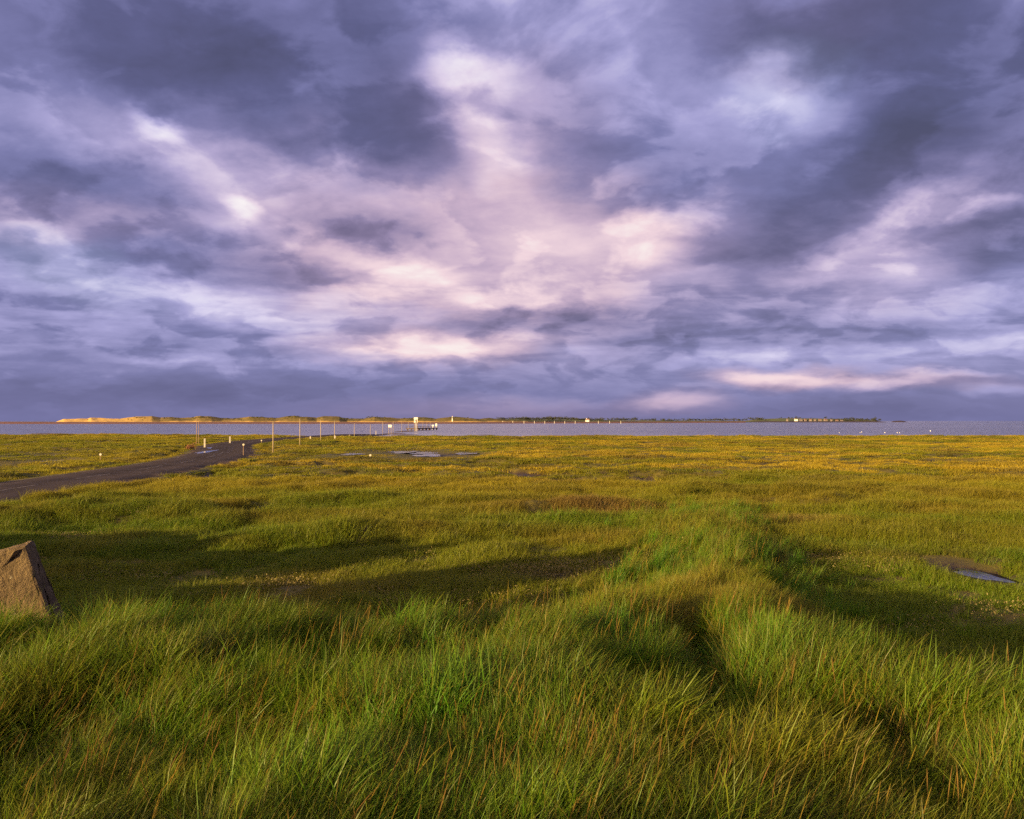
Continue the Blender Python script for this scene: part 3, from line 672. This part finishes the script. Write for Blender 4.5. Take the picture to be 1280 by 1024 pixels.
# ------------------------------------------------------------------ marker poles, posts and signs along the causeway
def pole(px, d, h, label, r_=0.062, m=M_WOOD, name='marker_pole', group='marker poles along the causeway', lean=0.0, cat='pole'):
    x, y = at(px, d); zb = max(H(x, y), WATER)-0.35
    b = MB().tube([(0, 0, 0), (0, 0, h*.5), (lean*h, 0, h+.35)], [r_, r_*.93, r_*.8], 8)
    o = b.build(name, m, None, True); o.location = (x, y, zb); tag(o, label, cat, group); return o
PO = [(341.5, 92, 3.75, 'tallest pale marker pole, just right of the road bend'), (375, 114, 3.75, 'pale marker pole second from the road bend'),
      (401, 137, 3.5, 'pale marker pole third from the road bend, over the marsh edge'), (418.3, 160, 3.6, 'pale marker pole with a white post at its foot'),
      (443, 186, 3.6, 'pale marker pole at the marsh edge where the causeway meets the water'), (463, 214, 3.2, 'thick pale pole half way from the marsh edge to the white board'),
      (478.5, 240, 3.9, 'tall pale pole standing left of the white board'), (491.5, 268, 3.8, 'pale pole in water right of the white board'),
      (502.3, 296, 3.8, 'pale pole in water left of the white hut'), (510.5, 322, 3.8, 'pale pole closest to the white hut on its left'),
      (528.5, 372, 3.6, 'first pale pole right of the white hut'), (533.6, 398, 3.6, 'second pale pole right of the white hut'), (538, 425, 3.4, 'third pale pole right of the white hut')]
for p in PO: pole(*p)
pole(246, 121, 4.0, 'thin brown pole left of its twin beyond the road', .06, M_GREYWOOD, group='twin brown poles beyond the road', lean=.004)
pole(248.7, 125, 3.9, 'thin brown pole right of its twin beyond the road', .06, M_GREYWOOD, group='twin brown poles beyond the road', lean=-.003)
def post(px, d, h, wd_, label, m=M_POST, name='roadside_post', grp='short pale posts beside the road'):
    x, y = at(px, d); z = max(H(x, y), WATER)
    b = MB().box(-wd_/2, wd_/2, -wd_/2, wd_/2, -.3, h-.06); b.gable(-wd_/2, wd_/2, -wd_/2, wd_/2, h-.06, h)
    o = b.build(name, m); o.location = (x, y, z); o.rotation_euler = (0, 0, .3); tag(o, label, 'post', grp); return o
post(256, 106, 1.25, .2, 'stout pale post at the far edge of the road by the puddle')
post(287.5, 126, 1.15, .2, 'stout pale post on the far side of the road bend')
post(418.6, 158, .75, .22, 'short white post standing at a marker pole foot')
post(437, 184, .8, .16, 'short pale post left of the marker pole at the marsh edge', grp='short pale posts beside the causeway')
post(470, 228, 1.1, .14, 'thin short pale post in the gap left of the tall pole', grp='short pale posts beside the causeway')
post(388, 150, .6, .2, 'low white post on the marsh between two marker poles')
def reflector(px, d, h, label):
    x, y = at(px, d); z = H(x, y); e = empty('reflector_post', (x, y, z), .1); tag(e, label, 'reflector post', 'round topped reflector posts by the road')
    MB().tube([(0, 0, -.25), (0, 0, h-.1)], [.035, .035], 8).build('stem', M_GREYWOOD, e)
    MB().tube([(0, -.03, h), (0, .03, h)], [.10, .10], 16).build('disc', M_POST, e)
reflector(304.5, 82, 1.15, 'round white reflector on a thin stem at the near edge of the road')
reflector(327, 129, .45, 'low white reflector where the road turns away behind grass')
reflector(126, 73, .55, 'lone white reflector in the marsh beyond the road at left')
reflector(463, 77.5, .25, 'tiny white marker low in the marsh left of the pools')
# rusty shrub by the road
def leaf_cloud(n, rad, seed, size, zsq=1.0, lobes=5):
    g = np.random.default_rng(seed); cs = g.normal(0, .42, (lobes, 3)); cs[:, 2] = np.abs(cs[:, 2])*zsq+.25
    c = cs[g.integers(0, lobes, n)]+g.normal(0, .26, (n, 3))*np.array([1, 1, zsq]); c = c*rad
    c[:, 2] = np.maximum(c[:, 2], 0.02*rad)
    a = g.normal(0, 1, (n, 3)); a /= np.linalg.norm(a, axis=1)[:, None]; b = np.cross(a, g.normal(0, 1, (n, 3))); b /= np.linalg.norm(b, axis=1)[:, None]
    s_ = size*g.uniform(.6, 1.3, (n, 1)); V = np.stack([c-a*s_, c+b*s_*.6, c+a*s_, c-b*s_*.6], 1).reshape(-1, 3)
    return V, np.arange(4*n).reshape(-1, 4)
M_RUST = simple('rusty_leaves', (0.24, 0.10, 0.05), (0.16, 0.07, 0.04), 2, .9)
x, y = at(238, 100); e = empty('shrub', (x, y, H(x, y))); tag(e, 'small rust red shrub beside the road puddle', 'shrub')
V, Q = leaf_cloud(500, .62, 5, .07); o = bpy.data.objects.new('foliage', np_mesh('foliage', V, Q, M_RUST, False)); COL.objects.link(o); o.parent = e
b = MB()
for i in range(5): b.tube([(0, 0, -.1), (math.cos(i*1.3)*.2, math.sin(i*1.3)*.2, .3), (math.cos(i*1.3)*.35, math.sin(i*1.3)*.35, .7)], [.02, .015, .006], 5)
b.build('stem', M_BARK, e)
# white notice board
x, y = at(487.4, 262); e = empty('notice_board', (x, y, WATER)); tag(e, 'white notice board on two posts standing in the water', 'sign')
MB().box(-.52, .52, -.03, .03, 2.1, 2.9).build('board', M_WHITE, e)
for s_ in (-.38, .38): MB().box(s_-.05, s_+.05, .032, .13, -.6, 2.85).build('leg', M_WOOD, e)
MB().box(-.55, .55, -.05, .05, 2.902, 2.95).build('frame', M_GREYWOOD, e)
# refuge hut
x, y = at(519.8, 345); e = empty('refuge_hut', (x, y, WATER), R(10)); tag(e, 'white refuge hut on tall stilts beside the causeway', 'hut'); e.scale = (.85, .85, .92)
hw = 0.82
MB().box(-hw, hw, -hw, hw, 3.75, 5.35).build('cabin', M_WHITE, e)
MB().gable(-hw-.12, hw+.12, -hw-.15, hw+.15, 5.352, 6.15).build('roof', M_WHITE, e)
MB().box(-hw-.25, hw+.25, -hw-.6, hw+.25, 3.58, 3.748).build('platform', M_WOOD, e)
for sx in (-1, 1):
    for sy in (-1, 1): MB().box(sx*.7-.08, sx*.7+.08, sy*.7-.08, sy*.7+.08, -.8, 3.578).build('leg', M_GREYWOOD, e)
f = MB().box(-.1, .45, -hw-.05, -hw-.003, 3.752, 5.1).build('door', M_GREYWOOD, e)
MB().box(-.6, -.3, -hw-.03, -hw-.003, 4.4, 4.9).build('window', M_GLASS, e)
b = MB()
for s_ in (-.3, .3): b.tube([(s_, -2.6, -.4), (s_, -1.62, 3.6)], [.05, .05], 6)
for i in range(11): t = (i+.5)/11; b.tube([(-.3, -2.6+.98*t, -.4+4*t), (.3, -2.6+.98*t, -.4+4*t)], [.03, .03], 6)
b.build('ladder', M_WHITE, e)
b = MB()
for sx in (-1, 1): b.tube([(sx*.7, -.7, .3), (sx*.7, .7, 3.2)], [.05, .05], 6)
b.tube([(-.7, -.7, .3), (.7, -.7, 3.2)], [.05, .05], 6); b.build('brace', M_GREYWOOD, e)
# timber bridge of the causeway
x, y = at(524, 362); e = empty('causeway_bridge', (x, y, WATER), R(72)); tag(e, 'low dark timber bridge carrying the causeway behind the white hut', 'bridge')
MB().box(-9, 16, -2.2, 2.2, .62, 1.0).build('deck', M_DARKWOOD, e)
for i in range(7):
    for s_ in (-1.9, 1.9): MB().box(-8+i*3.8, -7.6+i*3.8, s_-.2, s_+.2, -.8, .618).build('pile', M_DARKWOOD, e)
for s_ in (-2.0, 2.0):
    b = MB().box(-9, 16, s_-.03, s_+.03, 1.65, 1.73)
    for i in range(9): b.box(-8.8+i*2.9, -8.66+i*2.9, s_-.04, s_+.04, 1.002, 1.648)
    b.build('railing', M_DARKWOOD, e)
def white_sign(px, d, w_, h0, h1, label, name):
    x, y = at(px, d); e = empty(name, (x, y, WATER)); tag(e, label, 'sign', 'small white signs beyond the hut')
    MB().box(-w_/2, w_/2, -.05, .05, h0, h1).build('board', M_WHITE, e); MB().box(-.12, .12, .052, .2, -.5, h0+.6).build('leg', M_WHITE, e)
white_sign(541, 400, 1.0, 1.5, 2.2, 'squat white sign right of the hut, lower of two', 'causeway_sign')
white_sign(545.3, 420, .8, 1.3, 2.8, 'taller narrow white sign at the right end of the causeway poles', 'causeway_sign')
# mud banks showing along the causeway
def mudbank(px, d, rx, ry, hz, rot, label):
    x, y = at(px, d); n = 28; vv = [(0, 0, hz)]
    for k_, (f_, z_) in enumerate(((.5, hz*.8), (.85, hz*.35), (1.05, -.25))):
        for i in range(n): a = 2*math.pi*i/n; r_ = f_*(1+.16*math.sin(3*a+px)+.1*math.sin(7*a)); vv.append((rx*r_*math.cos(a), ry*r_*math.sin(a), z_))
    ff = [(0, 1+i, 1+(i+1) % n) for i in range(n)]+[(1+k_*n+i, 1+(k_+1)*n+i, 1+(k_+1)*n+(i+1) % n, 1+k_*n+(i+1) % n) for k_ in range(2) for i in range(n)]
    o = mesh_obj('mud_bank', vv, ff, M_MUD, None, True); o.location = (x, y, WATER); o.rotation_euler = (0, 0, rot); tag(o, label, 'mud bank', kind='structure')
mudbank(494, 268, 4.0, 1.6, .25, .1, 'dark mud bank by the notice board'); mudbank(503, 240, 4.2, 1.2, .2, .05, 'low mud bank before the hut')
mudbank(505, 315, 4.0, 2.0, .3, .1, 'mud bank left of the hut'); mudbank(614, 225, 4.2, .8, .14, .03, 'low mud streak in the open water'); mudbank(606, 238, 3.2, .7, .12, .03, 'second low mud streak in the water')
mudbank(52, 268, 3.6, 1.0, .14, 0, 'low mud streak at the left water edge'); mudbank(68, 262, 3.0, .8, .12, 0, 'second mud streak at the left water edge')

# ------------------------------------------------------------------ far shore: sand flats, dunes, woods, village
def ridge_strip(name, prof, depth, m, label, kind='structure', dfun=None, bare=None, nd=14, sub=1.0, rough=0.5, zbase=WATER-.6):
    """a low landform: crest heights along a line seen from the shore, with a sloping front and back"""
    pxs = np.arange(prof[0][0], prof[-1][0]+.001, sub); top = np.interp(pxs, [p[0] for p in prof], [p[1] for p in prof]); dd = np.interp(pxs, [p[0] for p in prof], [p[2] for p in prof])
    zc = CZ+top/FPX*dd
    t = np.linspace(0, 1, nd); V = []; Bv = []
    for i, px in enumerate(pxs):
        for tt in t:
            d = dd[i]+depth*(tt-.35); x = (px-640)/FPX*d
            prof_ = math.sin(math.pi*min(1, tt/.7)*.5)**.9 if tt < .7 else math.cos(math.pi*.5*(tt-.7)/.3)
            z = zbase+(zc[i]-zbase)*max(prof_, 0); V.append((x, d, z))
    V = np.array(V); hmask = np.clip((V[:, 2]-zbase)/3, 0, 1)
    V[:, 2] += rough*hmask*fbm(V[:, 0], V[:, 1], 22, 4, .55, seed=90)
    ni = len(pxs); idx = np.arange(ni*nd).reshape(ni, nd)
    Q = np.stack([idx[:-1, :-1], idx[1:, :-1], idx[1:, 1:], idx[:-1, 1:]], -1).reshape(-1, 4)
    me = np_mesh(name, V, Q, m, True)
    if bare: fattr(me, 'bare', np.repeat(np.interp(pxs, [b[0] for b in bare], [b[1] for b in bare]), nd))
    o = bpy.data.objects.new(name, me); COL.objects.link(o); tag(o, label, None, kind=kind); return o
# top heights are in photo px above the horizon
ridge_strip('sand_flat', [(-300, -1.0, 1150), (0, -.9, 1150), (70, -1.1, 1150), (400, -1.3, 1150), (560, -1.5, 1180), (640, -1.0, 1300), (780, -.9, 1500), (935, -.6, 1900)], 90, M_SAND, 'red brown sand flat along the far water edge', rough=.1, sub=4)
ridge_strip('dunes', [(70, -1.2, 1230), (80, 2.2, 1230), (110, 3.0, 1230), (114, 4.3, 1230), (122, 3.4, 1230), (150, 3.2, 1240), (160, 4.0, 1240), (172, 5.4, 1240), (190, 5.8, 1240), (200, 4.0, 1250), (215, 5.0, 1250), (226, 4.0, 1250), (240, 4.2, 1250), (250, 6.4, 1250), (264, 5.6, 1250),
     (278, 3.2, 1260), (292, 3.4, 1260), (303, 4.4, 1260), (312, 6.2, 1260), (330, 5.0, 1260), (345, 3.6, 1270), (357, 5.2, 1270), (368, 6.6, 1270), (384, 5.8, 1270), (396, 4.0, 1280), (403, 6.0, 1280), (424, 5.4, 1280), (432, 3.0, 1290), (455, 3.2, 1290), (468, 6.0, 1290), (478, 4.6, 1290),
     (500, 3.4, 1300), (530, 4.6, 1300), (545, 2.8, 1300), (562, 5.2, 1310), (580, 4.4, 1310), (600, 3.0, 1310), (612, 3.6, 1320), (624, 2.6, 1320), (640, 1.2, 1330), (660, -1, 1340)],
     110, M_DUNE, 'grassy sand dunes along the far spit', bare=[(70, 1), (140, 1), (175, .55), (215, .12), (660, 0)], rough=1.6, nd=18)
ridge_strip('far_coast', [(560, -1.6, 2050), (610, 1.8, 2050), (640, 2.4, 2100), (700, 2.0, 2150), (790, .9, 2250), (860, .6, 2400), (940, .2, 2500), (960, -1.2, 2500)], 120, M_FIELD, 'low dark coast beyond the water', rough=.5, sub=2)
ridge_strip('island', [(922, -1.4, 2500), (936, .8, 2500), (946, 2.2, 2500), (962, 2.9, 2500), (980, 3.6, 2500), (1010, 3.4, 2500), (1050, 2.6, 2500), (1080, 1.6, 2500), (1096, .8, 2500), (1101, -1.3, 2500)], 200, M_FIELD, 'green island rising on the right horizon', rough=.6)
ridge_strip('island_foreshore', [(930, -1.4, 2380), (950, -.3, 2380), (1000, -.2, 2380), (1060, -.3, 2380), (1100, -.5, 2380), (1108, -1.4, 2380)], 60, M_MUD, 'dark rocky foreshore of the island', rough=.3)
ridge_strip('islet', [(1113, -1.4, 2700), (1117, .1, 2700), (1126, .5, 2700), (1131, -.2, 2700), (1134, -1.4, 2700)], 60, M_MUD, 'tiny dark islet on the horizon', rough=.6, sub=.5)
def scrub(name, label, spec, m, n_each, size, seed):
    g = np.random.default_rng(seed); VV = []; QQ = []; nb = 0
    for (px0, px1, d, z0, z1, cnt) in spec:
        for i in range(cnt):
            px = g.uniform(px0, px1); dd = d+g.uniform(-25, 25); V, Q = leaf_cloud(n_each, g.uniform(.7, 1.3)*size, g.integers(1e6), size*.16, .7, 4)
            V = V+np.array([(px-640)/FPX*dd, dd, CZ+g.uniform(z0, z1)/FPX*dd]); VV.append(V); QQ.append(Q+nb); nb += len(V)
    o = bpy.data.objects.new(name, np_mesh(name, np.concatenate(VV), np.concatenate(QQ), m, False)); COL.objects.link(o); tag(o, label, 'scrub', kind='stuff')
scrub('dune_scrub', 'dark bushes scattered over the dune tops', [(165, 182, 1230, 3.2, 4.2, 10), (205, 224, 1240, 2.6, 3.6, 14), (240, 266, 1240, 3.0, 5.0, 26), (276, 300, 1250, 1.6, 2.6, 16), (312, 332, 1255, 3.2, 4.4, 20), (334, 346, 1260, 2.6, 3.4, 6), (358, 374, 1265, 4.2, 5.4, 14),
    (420, 442, 1280, 2.0, 3.0, 12), (458, 474, 1285, 3.4, 4.8, 12), (470, 482, 1285, 2.8, 3.8, 10), (500, 545, 1295, 1.4, 3.4, 22), (560, 585, 1300, 2.8, 4.0, 14), (605, 622, 1310, 1.6, 2.6, 8), (100, 540, 1250, .4, 2.5, 40)], M_SCRUB, 60, 1.7, 600)
scrub('far_woodland', 'far dark woodland in one mass along the coast', [(621, 660, 2060, 1.6, 2.2, 40), (650, 720, 2100, 1.2, 2.4, 90), (676, 704, 2100, 2.2, 3.0, 24), (715, 800, 2200, .6, 1.6, 90), (800, 935, 2350, .2, 1.0, 100)], M_FARWOOD, 60, 5.0, 601)
scrub('island_scrub', 'dark hedges and scrub on the island', [(936, 955, 2480, 1.2, 2.4, 22), (975, 1000, 2470, 2.6, 3.4, 8), (1000, 1096, 2470, -.3, .6, 70), (1040, 1085, 2500, 1.0, 2.0, 20)], M_FARWOOD, 60, 5.0, 602)
def far_tree(px, d, zpx, hgt_m, wid, label, seed):
    x = (px-640)/FPX*d; z = CZ+zpx/FPX*d; e = empty('tree', (x, d, z)); tag(e, label, 'tree', 'trees on the island')
    V, Q = leaf_cloud(220, wid, seed, wid*.15, .8, 6); V[:, 2] = V[:, 2]*hgt_m/wid*.5+hgt_m*.25
    o = bpy.data.objects.new('crown', np_mesh('crown', V, Q, M_FARWOOD, False)); COL.objects.link(o); o.parent = e
    MB().tube([(0, 0, -2), (0, 0, hgt_m*.6)], [wid*.06, wid*.03], 6).build('trunk', M_BARK, e)
for i, (px, zp, hh, ww, lb) in enumerate([(1032, 2.4, 9, 5, 'tallest dark tree rising behind the middle of the village'), (1058, 1.6, 8, 6, 'rounded dark tree at the right end of the village'), (1066, 1.4, 9, 6.5, 'dark tree first right of the village houses'),
        (1074, .9, 7, 6, 'low dark tree midway down the island slope'), (1083, .5, 7, 6, 'low dark tree before the headland clump'), (1090, .3, 10, 7, 'tall dark tree on the left of the headland clump'), (1094, .2, 12, 8, 'biggest dark tree on the headland at the island end'), (1099, -.4, 9, 6, 'last dark tree at the tip of the island')]):
    far_tree(px, 2480, zp, hh, ww, lb, 700+i)
def house(px, d, zpx, w_, h_, label, rm, wm, rot=0.0, grp='pale houses of the island village', name='house'):
    x = (px-640)/FPX*d; z = CZ+zpx/FPX*d-.5; e = empty(name, (x, d, z), rot); tag(e, label, 'house', grp); dp = 7.0
    MB().box(-w_/2, w_/2, -dp/2, dp/2, -3, h_).build('wall', wm, e)
    MB().gable(-w_/2-.3, w_/2+.3, -dp/2-.4, dp/2+.4, h_+.003, h_+2.2).build('roof', rm, e)
    for s_ in (-1, 1): MB().box(s_*w_*.27-.6, s_*w_*.27+.6, -dp/2-.06, -dp/2-.003, h_-2.0, h_-.6).build('window', M_GLASS, e)
    MB().box(-w_*.42, -w_*.42+1.0, -.5, .5, h_+1.4, h_+3.0).build('chimney', wm, e)
HS = [(984, 2.6, 9, 3.6, 'leftmost pale house on the island ridge', M_SLATE, M_STONEWALL), (995, 2.6, 12, 5.5, 'brightest long white house at the left of the village', M_SLATE, M_WHITE), (1001, 2.4, 9, 4.2, 'pale house joined close to the brightest one on its right', M_SLATE, M_STONEWALL), (1006.5, 2.6, 8, 3.6, 'small pale house left of the village gap', M_TILE, M_STONEWALL),
      (1013, 2.4, 9, 4.0, 'stone house under a red roof right of the village gap', M_TILE, M_STONEWALL), (1018.5, 2.2, 9, 4.8, 'slate roofed pale house left of the tallest village tree', M_SLATE, M_STONEWALL), (1025, 2.3, 10, 4.4, 'red roofed house close to the tallest village tree', M_TILE, M_STONEWALL), (1032, 2.2, 10, 5.5, 'tall stone house in front of the tallest village tree', M_TILE, M_STONEWALL),
      (1039, 1.8, 9, 4.2, 'slate roofed stone house right of the tallest village tree', M_SLATE, M_STONEWALL), (1046, 1.5, 9, 3.8, 'low red roofed house on the right slope of the village', M_TILE, M_STONEWALL), (1052, 1.3, 10, 3.6, 'rightmost low slate roofed house of the village', M_SLATE, M_STONEWALL)]
for i, (px, zp, ww, hh, lb, rm, wm) in enumerate(HS): house(px, 2440, zp-1.7, ww*(.62+.3*((i*7) % 5)/4), hh*.6, lb, rm, wm, -.35+.15*(i % 4))
house(734.6, 1480, -.9, 6.5, 3.6, 'lone white cottage on the far sand flat', M_TILE, M_WHITE, -.3, 'lone cottages of the far shore', 'cottage')
# white tower-like beacon on the dunes and guide posts over the sand
x, y = at(565.5, 1290); e = empty('beacon', (x, y, CZ+1.2/FPX*1290)); tag(e, 'slim white beacon standing on the far dunes right of the hut', 'beacon')
MB().tube([(0, 0, -3), (0, 0, 6.0)], [.85, .65], 10).build('tower', M_WHITE, e); MB().tube([(0, 0, 6.003), (0, 0, 6.9)], [.8, .05], 10).build('cap', M_TILE, e)
for i, px in enumerate([628.5, 641, 655, 668, 681, 693, 706, 719, 748, 762, 776]):
    x, y = at(px, 1290); o = MB().tube([(0, 0, -1), (0, 0, 4.2)], [.28, .2], 6).build('guide_post', M_WHITE); o.location = (x, y, WATER)
    tag(o, 'thin pale guide post standing along the far sand flat', 'post', 'guide posts along the far sand')
# floats on the water
for px, d, s0_, lb in [(1163, 330, .55, 'largest white buoy on the water at right'), (1077, 300, .4, 'white buoy below the right end of the island village'), (1106, 282, .42, 'white buoy below the tiny islet'), (1121.5, 280, .38, 'left of a close pair of white buoys'), (1124.5, 281, .32, 'right of a close pair of white buoys'), (1049, 285, .3, 'leftmost small white buoy on the water'), (1075, 284, .25, 'smallest white buoy beside a larger one')]:
    s_ = s0_*.72; x, y = at(px, d); e = empty('buoy', (x, y, WATER)); tag(e, lb, 'buoy', 'white buoys afloat at right')
    MB().tube([(0, 0, -.4*s_), (0, 0, -.1*s_), (0, 0, .35*s_), (0, 0, .7*s_), (0, 0, .85*s_)], [.25*s_, .5*s_, .55*s_, .35*s_, .08*s_], 12).build('float', M_WHITE, e, True)
    MB().tube([(0, 0, .84*s_), (0, 0, 1.15*s_)], [.06*s_, .06*s_], 6).build('ring_stem', M_GREYWOOD, e)
